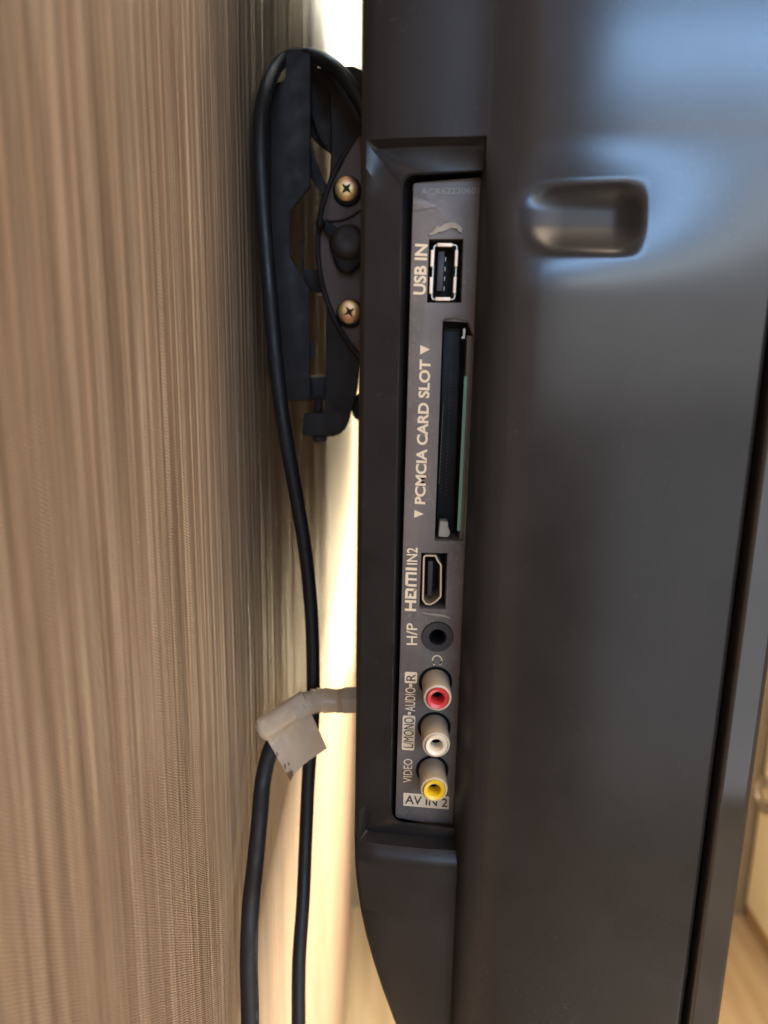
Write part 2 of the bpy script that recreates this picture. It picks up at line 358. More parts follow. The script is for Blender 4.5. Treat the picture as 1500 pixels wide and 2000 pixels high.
# connector recess: loops from the rim into the groove round the panel
def loop(TL, TR, BR, BL, r, n=8, m_=24):
    out = []; C = [Vector(c) for c in (TL, TR, BR, BL)]
    for i in range(4):
        p = C[i]; a = C[i-1]; b = C[(i+1) % 4]; rr = r[i]
        da = (a-p).normalized(); db = (b-p).normalized()
        for j in range(n+1):
            t = j/n; out.append((p+da*rr)*(1-t)**2+p*2*t*(1-t)+(p+db*rr)*t*t)
        s = p+db*rr; e = b+(p-b).normalized()*r[(i+1) % 4]
        for j in range(1, m_): out.append(s+(e-s)*j/m_)
    return out
XR = 985                                     # loops run on behind the front case
def ring(TL, TR, BR, BL, r, yf):
    res = []
    for p in loop(TL, TR, BR, BL, r):
        y = yf(p.x, p.y) if callable(yf) else yf
        q = at(p.x, p.y, y); res.append(Vector((min(q.x, XS+0.004), q.y, q.z)))
    return res
def y_low(x):
    t = max(0, min(1, (x-XB-0.0012)/(XS-XB-0.0002))); return 0.1785+0.0030*(1-t)**1.6
def y_left(z):
    return 0.1836-0.0021*(1-smooth01((z-z1650)/0.014))+(y_top(XB+0.0012)-0.1836)*(1-smooth01((z265-z)/0.012))
ringA = []
for p in loop((706, 265), (XR, 283), (XR, 1655), (692, 1650), (3, 3, 3, 3)):
    q = at(p.x, p.y, 0.1815); x = min(q.x, XS+0.004)
    if p.x < 712: x = XB+0.0012
    z = q.z
    if p.y < 300: z = z265
    if p.y > 1640: z = z1650
    y = y_top(x) if p.y < 300 else (y_low(x) if p.y > 1640 else (y_left(z) if p.x < 712 else 0.18))
    ringA.append(Vector((x, y, z)))
def lerp_ring(a, b, t, dy=0): return [p+(q-p)*t+Vector((0, dy, 0)) for p, q in zip(a, b)]
ringB = ring((783, 338), (XR, 330), (XR, 1626), (759, 1607), (30, 3, 3, 30), 0.1815)
ringB2 = ring((786, 341), (XR, 333), (XR, 1624), (762, 1605), (28, 3, 3, 28), 0.1820)
ringC = ring((789, 344), (XR, 335), (XR, 1621), (765, 1602), (27, 3, 3, 27), 0.187)
ringD = ring((806, 356), (XR, 346), (XR, 1612), (773, 1594), (9, 3, 3, 9), 0.190)
scoop1 = lerp_ring(ringA, ringB, 0.22); scoop2 = lerp_ring(ringA, ringB, 0.55)
for ringS, dy in ((scoop1, 0.0018), (scoop2, 0.0013)):
    for p, a in zip(ringS, ringA):
        if a.z > z265-0.001 or a.z < z1650+0.001: p.y += dy
for p, a in zip(scoop1, ringA):
    if a.z < z1650+0.001: p.y += 0.0012
NX = [XB+0.0012+(XS-XB-0.0012)*i/14 for i in range(15)]
def fcols():
    c = [0.0, 0.0, 0.0003, 0.0008, 0.0018, 0.0032, 0.005, 0.0072]
    x = 0.0090
    while XS+x < XG-0.0008: c.append(x); x += 0.0006
    return c+[XG-XS-0.0004, XG-XS]
FC = fcols()
def y_front(dx):                              # lower flank: a step, then nearly flat
    pts = ((0, 0.1800), (0.0003, 0.1770), (0.0008, 0.1745), (0.0018, 0.1722), (0.0032, 0.1708), (0.005, 0.1699), (0.0075, 0.1692), (0.012, 0.1684), (0.022, 0.1675), (0.035, 0.1669), (0.060, 0.1663))
    return interp(pts, dx)
na, nb = at(1000, 352, 0.173), at(1258, 505, 0.169)
def notch(x, z):                              # soft shallow pocket sunk into the flank
    u = (x-na.x)/(nb.x-na.x); v_ = (z-nb.z)/(na.z-nb.z)
    sx = smooth01(u/0.40)*smooth01((1-u)/0.24)
    sz = smooth01(v_/0.45)*smooth01((1-v_)/0.40)
    return 0.0036*sx*sz*(0.55+0.45*smooth01(u))
def front_row(z, deep=True):
    r = []
    t = smooth01((z265-z)/0.034)
    for i, dx in enumerate(FC):
        x = XS+dx
        if i == 0: y = 0.193 if z < z265-1e-6 else y_top(XS)+1e-5
        else: y = y_top(x)*(1-t)+y_front(dx)*t+notch(x, z)
        if i == len(FC)-1: y += 0.003
        elif i == len(FC)-2: y += 0.0004
        r.append(Vector((x, y, z)))
    return r
bm = bmesh.new()
def add_grid(rows, close=False):
    vv = [[bm.verts.new(p) for p in r] for r in rows]; n = len(rows[0])
    for i in range(len(rows)-1):
        for j in range(n if close else n-1):
            k = (j+1) % n
            try: bm.faces.new((vv[i][j], vv[i][k], vv[i+1][k], vv[i+1][j]))
            except ValueError: pass
# flank above the recess
zt = [ZT-(ZT-z265)*i/80 for i in range(81)]
# back part, above / recess / below
rows = []
for z in zt:
    rows.append([Vector((XB, 0.23, z)), Vector((XB, 0.1856, z)), Vector((XB+0.0004, 0.1838, z))]+[Vector((x, y_top(x), z)) for x in NX])
rows.insert(0, [Vector((p.x, 0.23, ZT)) for p in rows[0]])
add_grid(rows)
zr = [z265+(z1650-z265)*i/40 for i in range(41)]
add_grid([[Vector((XB, 0.23, z)), Vector((XB, y_left(z)+0.003, z)), Vector((XB+0.0004, y_left(z)+0.0012, z)), Vector((XB+0.0012, y_left(z), z))] for z in zr])
add_grid([ringA, scoop1, scoop2, ringB, ringB2, ringC, ringD], True)
# lower block with its swept corner
zb = [z1650+(ZB-z1650)*(i/60) for i in range(61)]
rows = []
for i, z in enumerate(zb):
    xe = min(x_edge(z), XS-0.0005); k = min(1, i/1.5); yb = 0.1785-0.0022*k
    rows.append([Vector((xe, 0.23, z)), Vector((xe, yb+0.0056, z)), Vector((xe+0.0003, yb+0.0040, z))]+[Vector((xe+0.0012+(XS+0.001-xe-0.0012)*t, yb+0.0030*(1-t)**1.6, z)) for t in (0, 0.2, 0.4, 0.6, 0.8, 1)])
rows.append([Vector((p.x, 0.23, ZB)) for p in rows[-1]])
add_grid(rows)
back = obj('back_cover', from_bm('back_cover', bm), 'case', tv); autosmooth(back, 38)
bm = bmesh.new()
zf = sorted(set([round(z, 6) for z in zt]+[round(z265-0.0001, 6)]+[round(z265-(z265-ZB)*i/400, 6) for i in range(1, 401)]), reverse=True)
rows = [[Vector((p.x, 0.23, ZT)) for p in front_row(ZT)]]+[front_row(z) for z in zf]+[[Vector((p.x, 0.23, ZB)) for p in front_row(ZB)]]
add_grid(rows)
_fm = from_bm('front_case', bm); _a = _fm.attributes.new('satin', 'FLOAT', 'POINT')
_a.data.foreach_set('value', [max(1-smooth01((v_.co.x-XS-0.002)/0.005), smooth01(notch(v_.co.x, v_.co.z)/0.003)) for v_ in _fm.vertices])
fr = obj('front_case', _fm, 'front_case', tv); autosmooth(fr, 50)
# body behind, running the width of the set
out = [(XB, ZT), (XG, ZT), (XG, ZB), (edge[-1].x, ZB)]+[(max(XB, p.x), p.z) for p in reversed(edge)]
rows = [[Vector((x, y, z)) for x, z in out] for y in (0.2302, YEND)]
me = grid_mesh('rear_shell', rows, True); b2 = bmesh.new(); b2.from_mesh(me); b2.verts.ensure_lookup_table(); n = len(out)
b2.faces.new([b2.verts[i] for i in range(n)]); b2.faces.new([b2.verts[n+i] for i in range(n)])
obj('rear_shell', from_bm('rear_shell', b2), 'case', tv)
# bezel with a rounded front corner
YBZ = 0.1640
prof = [(XG+0.0007, 0.23), (XG+0.0007, YBZ+0.0012), (XG+0.0010, YBZ+0.0003), (XG+0.0015, YBZ), (XG+0.0017, YBZ), (XF-0.0018, YBZ), (XF-0.0016, YBZ), (XF-0.0005, YBZ+0.0004), (XF, YBZ+0.0016), (XF, YBZ+0.030), (XF-0.003, YBZ+0.032)]
rows = [[Vector((x, y, z)) for x, y in prof] for z in [ZT-0.0002-(ZT-ZB-0.0004)*i/40 for i in range(41)]]
rows = [[Vector((p.x, 0.25, p.z)) for p in rows[0]]]+rows+[[Vector((p.x, 0.25, p.z)) for p in rows[-1]]]
me = grid_mesh('bezel', rows); o = obj('bezel', me, 'bezel', tv); autosmooth(o, 60)
obj('top_bezel', box_mesh('top_bezel', XG+0.0014, XF-0.0002, YBZ+0.0325, YEND, ZT-0.032, ZT-0.0006), 'bezel', tv)
obj('bottom_bezel', box_mesh('bottom_bezel', XG+0.0014, XF-0.0002, YBZ+0.0325, YEND, ZB+0.0006, ZB+0.040), 'bezel', tv)
obj('screen', box_mesh('screen', XG+0.0016, XF-0.0032, YBZ+0.0315, YEND-0.002, ZB+0.041, ZT-0.0325), 'screen', tv)

# connector panel plate with its openings
usb_h = [(838, 467), (905, 467), (901, 591), (834, 591)]
card_h = [(865, 627), (915, 630), (924, 655), (905, 1056), (849, 1056)]
hdmi_h = [(823, 1080), (874, 1081), (870, 1190), (819, 1189)]
hp_c, hp_r = (854.5, 1243), 31
jacks = [((850.5, 1332), 'red'), ((848, 1420), 'white'), ((844, 1504), 'yellow')]
panel_px = rounded([(807, 357), (985, 343), (985, 1627), (772, 1597)], 7)
pts = P2(panel_px, YP); pts = [(min(x, XS+0.003), z) for x, z in pts]
holes = [P2(h, YP) for h in (usb_h, card_h, hdmi_h)]+[P2(circ(hp_c[0], hp_c[1], 16.5, 28), YP)]
me = plate_mesh('connector_panel', pts, holes, YP, 0.0105, 0.0002)
panel = obj('connector_panel', me, 'panel', tv); autosmooth(panel, 30)
obj('socket_backing', box_mesh('socket_backing', 0.0005, XS-0.0008, YP+0.0106, YP+0.0120, at(800, 1600, YP).z, at(800, 380, YP).z), 'pit', tv)

# lettering printed on the panel
TY = YP-0.00012
def text_mesh(name, body, s, e, up, y=TY, bold=0.0, space=1.0):
    """s/e: pixel ends of the base line; up: pixel above s at cap height"""
    cu = bpy.data.curves.new(name, 'FONT'); cu.body = body; cu.size = 1.0; cu.offset = bold; cu.extrude = 0.0; cu.space_character = space; cu.resolution_u = 4
    t = bpy.data.objects.new('tmp', cu); COL.objects.link(t); dg = bpy.context.evaluated_depsgraph_get()
    me = bpy.data.meshes.new_from_object(t.evaluated_get(dg)); bpy.data.objects.remove(t); bpy.data.curves.remove(cu)
    xs = [v_.co.x for v_ in me.vertices]; yy = [v_.co.y for v_ in me.vertices]
    x0, x1, y0, y1 = min(xs), max(xs), min(yy), max(yy)
    S, E, U = at(*s, y), at(*e, y), at(*up, y)
    for v_ in me.vertices: v_.co = S+(E-S)*((v_.co.x-x0)/(x1-x0))+(U-S)*((v_.co.y-y0)/(y1-y0))
    me.materials.clear(); return me
def letters(body, s, e, up, m='print', bold=0.01, y=TY, parent=panel, name='lettering', space=1.0):
    o = obj(name, text_mesh(name, body, s, e, up, y, bold, space), m, parent); return o
def poly_mesh(name, polys, y):
    vs, fs = [], []
    for p in polys:
        fs.append(tuple(range(len(vs), len(vs)+len(p)))); vs += [tuple(at(a, b, y)) for a, b in p]
    me = bpy.data.meshes.new(name); me.from_pydata(vs, [], fs); return me
def mark(polys, m='print', y=TY, name='printed_mark', parent=panel): return obj(name, poly_mesh(name, polys, y), m, parent)
letters('USB IN', (831.5, 576), (835.5, 477), (807, 575), bold=0.03)
letters('PCMCIA CARD SLOT', (830.5, 985), (841.5, 703), (809.5, 984), bold=0.032)
mark([[(809.5, 996), (809, 1011), (828, 1004)]], name='arrow_mark'); mark([[(821, 674), (820.5, 692.5), (840, 682.5)]], name='arrow_mark')
letters('IN2', (815, 1103), (815.8, 1070), (794, 1102.5), bold=0.015)
letters('H/P', (815, 1260), (815, 1217.5), (794, 1259.5), bold=0.012)
# squared HDMI mark, drawn in (along, up) units of its box
S_, E_, U_ = Vector((812.6, 1194)), Vector((814.3, 1109)), Vector((790.6, 1193))
def lg(u, v_): p = S_+(E_-S_)*u+(U_-S_)*v_; return (p.x, p.y)
def rc(u0, u1, v0, v1): return [lg(u0, v0), lg(u1, v0), lg(u1, v1), lg(u0, v1)]
mark([rc(0, .055, 0, 1), rc(.055, .19, .38, .62), rc(.19, .25, 0, 1),
      rc(.285, .345, 0, .72), rc(.345, .50, 0, .24), [lg(.285, .76), lg(.285, 1), lg(.46, 1), lg(.52, .90), lg(.52, .76)], rc(.46, .52, .10, .76), rc(.345, .40, .45, .62),
      rc(.565, .62, 0, .80), [lg(.565, .80), lg(.60, 1), lg(.87, 1), lg(.895, .9), lg(.895, .76), lg(.565, .76)], rc(.705, .755, 0, .76), rc(.84, .895, 0, .76),
      rc(.935, 1.0, 0, 1)], name='logo_mark')
# headphone symbol
cx_, cy_ = 853.7, 1289.5; arc = [math.radians(a) for a in range(-235, 56, 10)]
mark([[(cx_+r*math.cos(a), cy_+r*math.sin(a)) for a, r in ((arc[i], 10.2), (arc[i+1], 10.2), (arc[i+1], 7.6), (arc[i], 7.6))] for i in range(len(arc)-1)]
     + [[(842.5, 1290), (846, 1291), (850.5, 1297.5), (846.5, 1299.5)], [(865, 1290), (861.5, 1291), (857, 1297.5), (861, 1299.5)]], name='headphone_mark')
mark([rounded([(791, 1312), (815, 1313), (814.5, 1335), (790, 1334)], 4)], name='label_box')
letters('R', (811.5, 1330), (812, 1317), (793.5, 1329.5), 'print_dark', 0.0, TY-0.0001)
mark([[(799, 1335.3), (805, 1335.3), (805, 1342), (799, 1342)]], name='dash_mark'); mark([[(796.5, 1390.5), (802.5, 1390.5), (802.5, 1396), (796.5, 1396)]], name='dash_mark')
letters('AUDIO', (811, 1389.5), (811.8, 1343), (791, 1389), bold=0.008)
mark([rounded([(786.7, 1397), (811.5, 1398), (809, 1466), (784.5, 1464.5)], 4)], name='label_box')
letters('L/MONO', (807, 1461), (809.3, 1402), (787.3, 1460), 'print_dark', 0.0, TY-0.0001)
letters('VIDEO', (804, 1529), (805.7, 1482.5), (787, 1528.5), bold=0.008)
mark([rounded([(788, 1548), (877.3, 1555.6), (876.5, 1581), (787.7, 1573.5)], 2)], name='label_box')
letters('AV IN 2', (791, 1569.5), (873.5, 1576.5), (792, 1553), 'print_dark', 0.012, TY-0.0001)
letters('ACR62220601', (822, 380), (936, 378), (822, 368), 'emboss', 0.004, TY, name='embossed_lettering')
# finger notch beside the upper edge
N = [at(807, 380, YP-0.0002), at(857, 403, YP-0.0002), at(806, 413, YP-0.0002)]
pk = at(807, 397, YP-0.0011); pk2 = at(822, 396, YP-0.0007)
bm = bmesh.new(); vs = [bm.verts.new(p) for p in N+[pk, pk2]]
for f in ((0, 1, 4), (0, 4, 3), (3, 4, 2), (4, 1, 2)): bm.faces.new([vs[i] for i in f])
o = obj('finger_notch', from_bm('finger_notch', bm), 'panel', panel); autosmooth(o, 50)
# torn sticker residue above the USB socket
def ragged(pts, y0, h, seed, name, m, parent):
    rnd = random.Random(seed); bm = bmesh.new(); top, low = [], []
    for i, (a, b) in enumerate(pts):
        low.append(bm.verts.new(at(a, b, y0))); top.append(bm.verts.new(at(a+rnd.uniform(-1, 1), b+rnd.uniform(-1, 1), y0-h*rnd.uniform(0.4, 1.2))))
    n = len(pts)
    for i in range(n): bm.faces.new((low[i], low[(i+1) % n], top[(i+1) % n], top[i]))
    bm.faces.new(top); bmesh.ops.triangulate(bm, faces=[f for f in bm.faces if len(f.verts) > 4])
    o = obj(name, from_bm(name, bm), m, parent); autosmooth(o, 60); return o
ragged([(837, 459), (846, 450), (852, 441), (860, 443), (868, 437), (880, 434), (889, 435), (897, 439), (903, 446), (902, 454), (896, 452), (891, 446), (880, 446), (868, 450), (855, 454), (846, 459)], YP-0.00005, 0.0006, 3, 'sticker_residue', 'residue', panel)
ragged([(821, 1194), (835, 1197), (855, 1199), (868, 1200), (880, 1207), (881, 1210), (868, 1205), (850, 1203), (834, 1201), (822, 1197)], YP-0.00005, 0.0004, 5, 'sticker_residue', 'residue', panel)
ragged([(849, 1058), (870, 1059), (890, 1060), (905, 1058), (904, 1063), (886, 1066), (868, 1062)], YP-0.00005, 0.0004, 9, 'sticker_residue', 'slotlip', panel)
ragged([(865, 625), (875, 620), (892, 618), (906, 621), (915, 627), (904, 625), (888, 622), (874, 624)], YP-0.00005, 0.0004, 12, 'sticker_residue', 'slotlip', panel)

# USB socket
def frame_mesh(name, px, wpx, y, depth):
    """open tube following a pixel outline"""
    cx = sum(p[0] for p in px)/len(px); cy = sum(p[1] for p in px)/len(px)
    def inset(d):
        r = []
        k = len(px)
        for i in range(k):
            p = Vector(px[i]); t = (Vector(px[(i+1) % k])-Vector(px[i-1])).normalized(); nn = Vector((-t.y, t.x))
            if nn.dot(Vector((cx, cy))-p) < 0: nn = -nn
            r.append(p+nn*d)
        return r
    o_, i_ = px, inset(wpx); rows = []
    A = [at(a, b, y) for a, b in o_]; B = [at(p.x, p.y, y) for p in i_]
    dv = Vector((0, depth, 0))
    rows = [[p+dv for p in A], A, B, [p+dv for p in B]]
    return grid_mesh(name, rows, True)
usb = obj('usb_socket', frame_mesh('usb_socket', rounded([(847, 477), (894, 477), (889, 586), (842, 586)], 8, 4), 2.2, YP+0.0008, 0.008), 'shell', tv)
def strip(name, a, b, wpx, y, m, parent, th=0.0006):
    A, B = Vector(a), Vector(b); t = (B-A).normalized(); nn = Vector((-t.y, t.x))*wpx/2
    q = [A+nn, B+nn, B-nn, A-nn]; return plate(name, rounded([(p.x, p.y) for p in q], 2, 3), y, th, m, parent, bevel=0.00008)
YU = YP+0.0002
strip('contact_spring', (854, 478), (884, 478.5), 7, YU, 'copper', usb)
strip('contact_spring', (850, 584), (880, 584), 7, YU, 'copper', usb)
for a, b in (((845, 488), (843.5, 521)), ((842.5, 541), (841.5, 574)), ((892, 488), (890.5, 521)), ((889, 540), (887.5, 573))): strip('contact_spring', a, b, 6, YU, 'copper', usb)
tg = plate('tongue', [(856, 490), (869, 490), (865, 569), (852, 569)], YP+0.0028, 0.0070, 'jack', usb, bevel=0.0002)
for k in range(4):
    y0 = 502+k*19; strip('contact', (870.5-k*1.0, y0), (870.0-k*1.0, y0+9), 2.2, YP+0.0045, 'shell', usb)
obj('socket_block', box_mesh('socket_block', at(838, 500, YP).x+0.0001, at(903, 500, YP).x-0.0002, YP+0.0088, YP+0.0104, at(838, 589, YP).z, at(838, 469, YP).z), 'pit', usb)

# PC card slot: connector with pin rows, board edge, eject button
card = plate('card_slot', [(866.5, 640), (900, 640), (887, 1040), (851.5, 1040)], YP+0.0066, 0.003, 'pit', tv, bevel=0.0002)
plate('board_edge', rounded([(907, 735), (913, 735), (899, 1037), (893, 1037)], 1), YP+0.0010, 0.0012, 'pcb', card)
plate('slot_lip', [(912.5, 655), (923.5, 656), (905, 1054), (897, 1054)], YP+0.0012, 0.0040, 'slotlip', card, bevel=0.0002)
plate('metal_strip', [(865.0, 790), (866.6, 790), (858.3, 945), (856.8, 945)], YP+0.0006, 0.003, 'jack', card)
pv, pf = [], []
for k in range(34):
    t = k/33
    for off in (0, 9):
        a = 869.5+6-17*t*0.62+off-4; b = 712+t*250+(3.5 if off else 0); c = at(a, b, YP+0.00645); s = 0.00011; i0 = len(pv)
        pv += [(c.x-s, c.y, c.z-s), (c.x+s, c.y, c.z-s), (c.x+s, c.y, c.z+s), (c.x-s, c.y, c.z+s)]; pf.append((i0, i0+1, i0+2, i0+3))
me = bpy.data.meshes.new('contact_pins'); me.from_pydata(pv, [], pf); o = obj('contact_pins', me, 'print_dark', card); o['kind'] = 'stuff'
plate('eject_button', rounded([(859, 1018), (876, 1019), (875, 1030), (880, 1040), (876, 1050), (856, 1049)], 4), YP+0.0016, 0.0034, 'residue', card, bevel=0.0003)
plate('latch_spring', rounded([(905, 641), (909.5, 642), (907.5, 662), (901, 661), (901, 658), (904, 657)], 1.5), YP+0.003, 0.0015, 'shell', card)

# HDMI socket
hp = [(826.5, 1087), (831, 1083.5), (851.5, 1084), (853.7, 1088), (856, 1094), (863, 1103), (862.3, 1166), (851.5, 1176.5), (841, 1182.5), (831, 1181), (824.3, 1172)]
hd = obj('hdmi_socket', frame_mesh('hdmi_socket', rounded(hp, 3, 3), 3.2, YP+0.0010, 0.008), 'brass_shell', tv)
plate('tongue', [(836, 1096), (846, 1096), (844, 1165), (834, 1165)], YP+0.0035, 0.0065, 'jack', hd, bevel=0.0002)
obj('socket_block', box_mesh('socket_block', at(821, 1135, YP).x+0.0002, at(871, 1135, YP).x-0.0002, YP+0.0088, YP+0.0104, at(838, 1187, YP).z, at(838, 1083, YP).z), 'pit', hd)

# headphone jack
c = at(*hp_c, YP); k = (at(hp_c[0]+hp_r, hp_c[1], YP)-c).x
o = obj('headphone_jack', lathe_y('headphone_jack', c, [(k*1.0, 0.0004), (k*1.0, -0.0004), (k*0.97, -0.0007), (k*0.56, -0.0007), (k*0.52, -0.0005), (k*0.50, 0.0)]), 'jack', tv); autosmooth(o, 40)
i_ = obj('inner_ring', lathe_y('inner_ring', c, [(k*0.52, 0.0005), (k*0.42, 0.0003), (k*0.37, 0.0012), (k*0.36, 0.009), (0.0, 0.0092)]), 'pit', o); autosmooth(i_, 40)

# phono jacks
for (px, py), colr in jacks:
    c = at(px, py, YP); r = 0.00355
    o = obj('phono_jack', lathe_y('phono_jack', c, [(r, 0.0004), (r, -0.0080), (r*0.97, -0.0086), (r*0.90, -0.0089), (r*0.80, -0.0089), (r*0.78, -0.0085)]), 'barrel', tv); autosmooth(o, 40)
    o['label'] = colr+' ringed phono jack'
    q = obj('recess_ring', lathe_y('recess_ring', c, [(r*1.24, -0.0001), (r*1.20, -0.0004), (r*1.10, -0.0003), (r*1.02, -0.0001)]), 'pit', o); autosmooth(q)
    q = obj('front_ring', lathe_y('front_ring', c, [(r*1.004, -0.0072), (r*1.012, -0.0084), (r*0.965, -0.0091), (r*0.84, -0.0093), (r*0.82, -0.0086)]), 'ringtan', o); autosmooth(q)
    q = obj('insert', lathe_y('insert', c, [(r*0.815, -0.0080), (r*0.80, -0.0094), (r*0.74, -0.0098), (r*0.50, -0.0094), (r*0.42, -0.0084), (r*0.39, -0.0070), (r*0.38, -0.002)]), colr, o); autosmooth(q)
    q = obj('socket_hole', lathe_y('socket_hole', c, [(r*0.375, -0.0058), (r*0.20, -0.0040), (0, -0.0035)], 24), 'pit', o, True)

# ------------------------------------------------------------------ wall mount
YM = 0.300
mt = thing('wall_mount', at(560, 790, YM), 'black steel tilting wall mount between wallpaper and television back', 'wall mount')
ch = plate('wall_channel', [(537, 160), (551, 160), (557, 153), (558, 106), (562, 102), (602, 102), (606.5, 107), (606, 362), (600, 372), (567, 412), (566, 500), (604, 562), (605.5, 664), (606, 778), (598, 782), (556, 782), (545, 770), (535, 700), (529, 600), (527, 170)], YM, 0.0025, 'mount', mt, bevel=0.0004)
def slab(name, px0, px1, py0, py1, y0, y1, m, parent, bev=0.0003):
    a = at(px0, py0, y0); b = at(px1, py1, y0); return obj(name, box_mesh(name, a.x, b.x, y0, y1, b.z, a.z, bev), m, parent)
xa = XW+0.0006
obj('wall_plate', box_mesh('wall_plate', xa, xa+0.0024, YM+0.004, 0.345, at(520, 735, YM).z, at(520, 175, YM).z, 0.0004), 'mount', mt)
obj('channel_flange', box_mesh('channel_flange', xa+0.0026, at(604, 400, YM).x-0.0003, YM+0.0027, YM+0.030, at(570, 781, YM).z, at(570, 776, YM).z), 'mount', mt)
plate('locking_tab', [(605.8, 668), (616, 669), (616, 692), (610, 700), (605.8, 699)], YM+0.0030, 0.002, 'mount', mt)
plate('rail_foot', [(600, 737), (642, 735), (640, 782), (600, 782)], YM+0.012, 0.016, 'mount', mt, bevel=0.0004)
plate('slide_bar', rounded([(587, 470), (592, 466), (592.5, 526), (588, 530)], 2), YM+0.02, 0.002, 'mount', mt)
plate('cross_bar', rounded([(588, 528), (640, 524), (640, 574), (612, 572), (600, 560)], 5), YM+0.016, 0.02, 'mount', mt, bevel=0.0004)
plate('hook_plate', [(606, 108), (618, 126), (644, 180), (648, 215), (646, 300), (622, 268), (606, 215)], YM+0.014, 0.003, 'mount', mt, bevel=0.0004)
plate('hook_back', [(606, 190), (650, 190), (648, 300), (625, 285), (606, 262)], YM+0.020, 0.003, 'mount', mt, bevel=0.0004)
plate('hook_brace', [(606, 300), (612, 296), (640, 372), (638, 392), (606, 345)], YM+0.010, 0.003, 'mount', mt, bevel=0.0004)
arm = plate('tilt_arm', [(617, 132), (630, 150), (645, 184), (647.5, 285), (643, 352), (634, 420), (636, 560), (637.5, 640), (635.5, 745), (634.5, 802), (628, 806), (593, 809), (591, 814), (591, 848), (595, 852), (650, 853), (664, 848), (675, 838), (682, 822), (689, 795), (697, 764), (703, 716), (736, 700), (736, 150), (690, 128)], YM-0.004, 0.004, 'mount', mt, bevel=0.0005)
def arcpts(cx, cy, R, a0, a1, n=28): return [(cx+R*math.cos(math.radians(a0+(a1-a0)*i/n)), cy+R*math.sin(math.radians(a0+(a1-a0)*i/n))) for i in range(n+1)]
disc_px = arcpts(949, 480, 329, 139, 221)
plate('tilt_disc', disc_px+[(735, 262), (735, 700)], YM-0.0075, 0.0033, 'mountp', mt, bevel=0.0004)
rim = spline([at(a, b, YM-0.0078) for a, b in arcpts(949, 480, 328, 138, 222, 18)], 4)
obj('disc_rim', tube('disc_rim', rim, 0.00095, 12), 'mount', mt, True)
plate('screw_pad', [(700, 266), (674, 308), (654, 352), (641, 392), (635, 428), (645, 432), (664, 431), (684, 424), (702, 411), (736, 404), (736, 262)], YM-0.0098, 0.0022, 'mountp', mt, bevel=0.0005)
# lobed knob
kc_px = (681, 473); YK = YM-0.0135
lob = []
for i in range(60):
    a = 2*PI*i/60; r = 42+5*math.cos(3*(a-math.radians(100)))
    lob.append((kc_px[0]+r*math.cos(a)*0.92, kc_px[1]+14+r*math.sin(a)*1.02))
kn = plate('clamp_knob', lob, YK, 0.0055, 'rubber', mt, bevel=0.0012)
kcc = at(kc_px[0]-1, kc_px[1], YK)
o = obj('knob_cap', lathe_y('knob_cap', kcc, [(0.0062, 0.0008), (0.0058, -0.0012), (0.0050, -0.0023), (0.0036, -0.0028), (0.0016, -0.0026), (0, -0.0025)]), 'knob', kn, True)
o = obj('knob_pin', lathe_y('knob_pin', at(626, 436, YK), [(0.0016, 0.003), (0.0017, -0.001), (0.0011, -0.0018), (0, -0.002)], 20), 'rubber', mt, True)
plate('knob_arm', rounded([(622, 430), (640, 430), (668, 452), (664, 478), (648, 470), (628, 446)], 5), YK+0.0012, 0.003, 'rubber', mt, bevel=0.0006)
# gold cross-head screws
def screw(px, py, y, ang):
    c = at(px, py, y); r = 0.0042
    s = obj('mount_screw', lathe_y('mount_screw', c, [(r, 0.0016), (r, -0.0002), (r*0.96, -0.0006), (r*0.8, -0.0009), (r*0.40, -0.0011), (0, -0.0011)], 36), 'zinc', mt); autosmooth(s, 40)
    h = obj('screw_hole', lathe_y('screw_hole', c+Vector((0.0002, 0, -0.0007)), [(r*1.22, 0.0003), (r*1.20, -0.0001), (r*0.9, 0.0002)], 36), 'pit', s, True)
    star = []
    for i in range(16):
        a = ang+2*PI*i/16; rr = r*(0.56 if i % 4 == 0 else (0.30 if i % 4 != 2 else 0.20)); star.append((c.x+rr*math.cos(a), c.z+rr*math.sin(a)))
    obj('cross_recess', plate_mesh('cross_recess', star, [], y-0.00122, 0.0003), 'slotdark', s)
screw(677, 369, YM-0.0108, math.radians(47)); screw(682.5, 609, YM-0.0088, math.radians(32))
# height adjusting bolt through the foot
b0, b1 = at(622, 776, YM+0.003), at(622, 812, YM+0.003)
obj('adjusting_bolt', tube('adjusting_bolt', [b0, b1], 0.0017, 16), 'mount', mt, True)
hc = at(625, 853, YM-0.002)
rows = [[hc+Vector((r*math.cos(2*PI*k/24), r*math.sin(2*PI*k/24), dz)) for k in range(24)] for r, dz in ((0.0029, 0.0002), (0.0029, -0.0006), (0.0025, -0.0016), (0.0014, -0.0023), (0.0001, -0.0025))]
obj('bolt_head', grid_mesh('bolt_head', rows, True), 'knob', mt, True)
plate('arm_clip', rounded([(684, 778), (700, 770), (718, 770), (718, 820), (694, 820), (688, 808)], 4), YM+0.008, 0.006, 'mount', mt, bevel=0.0004)

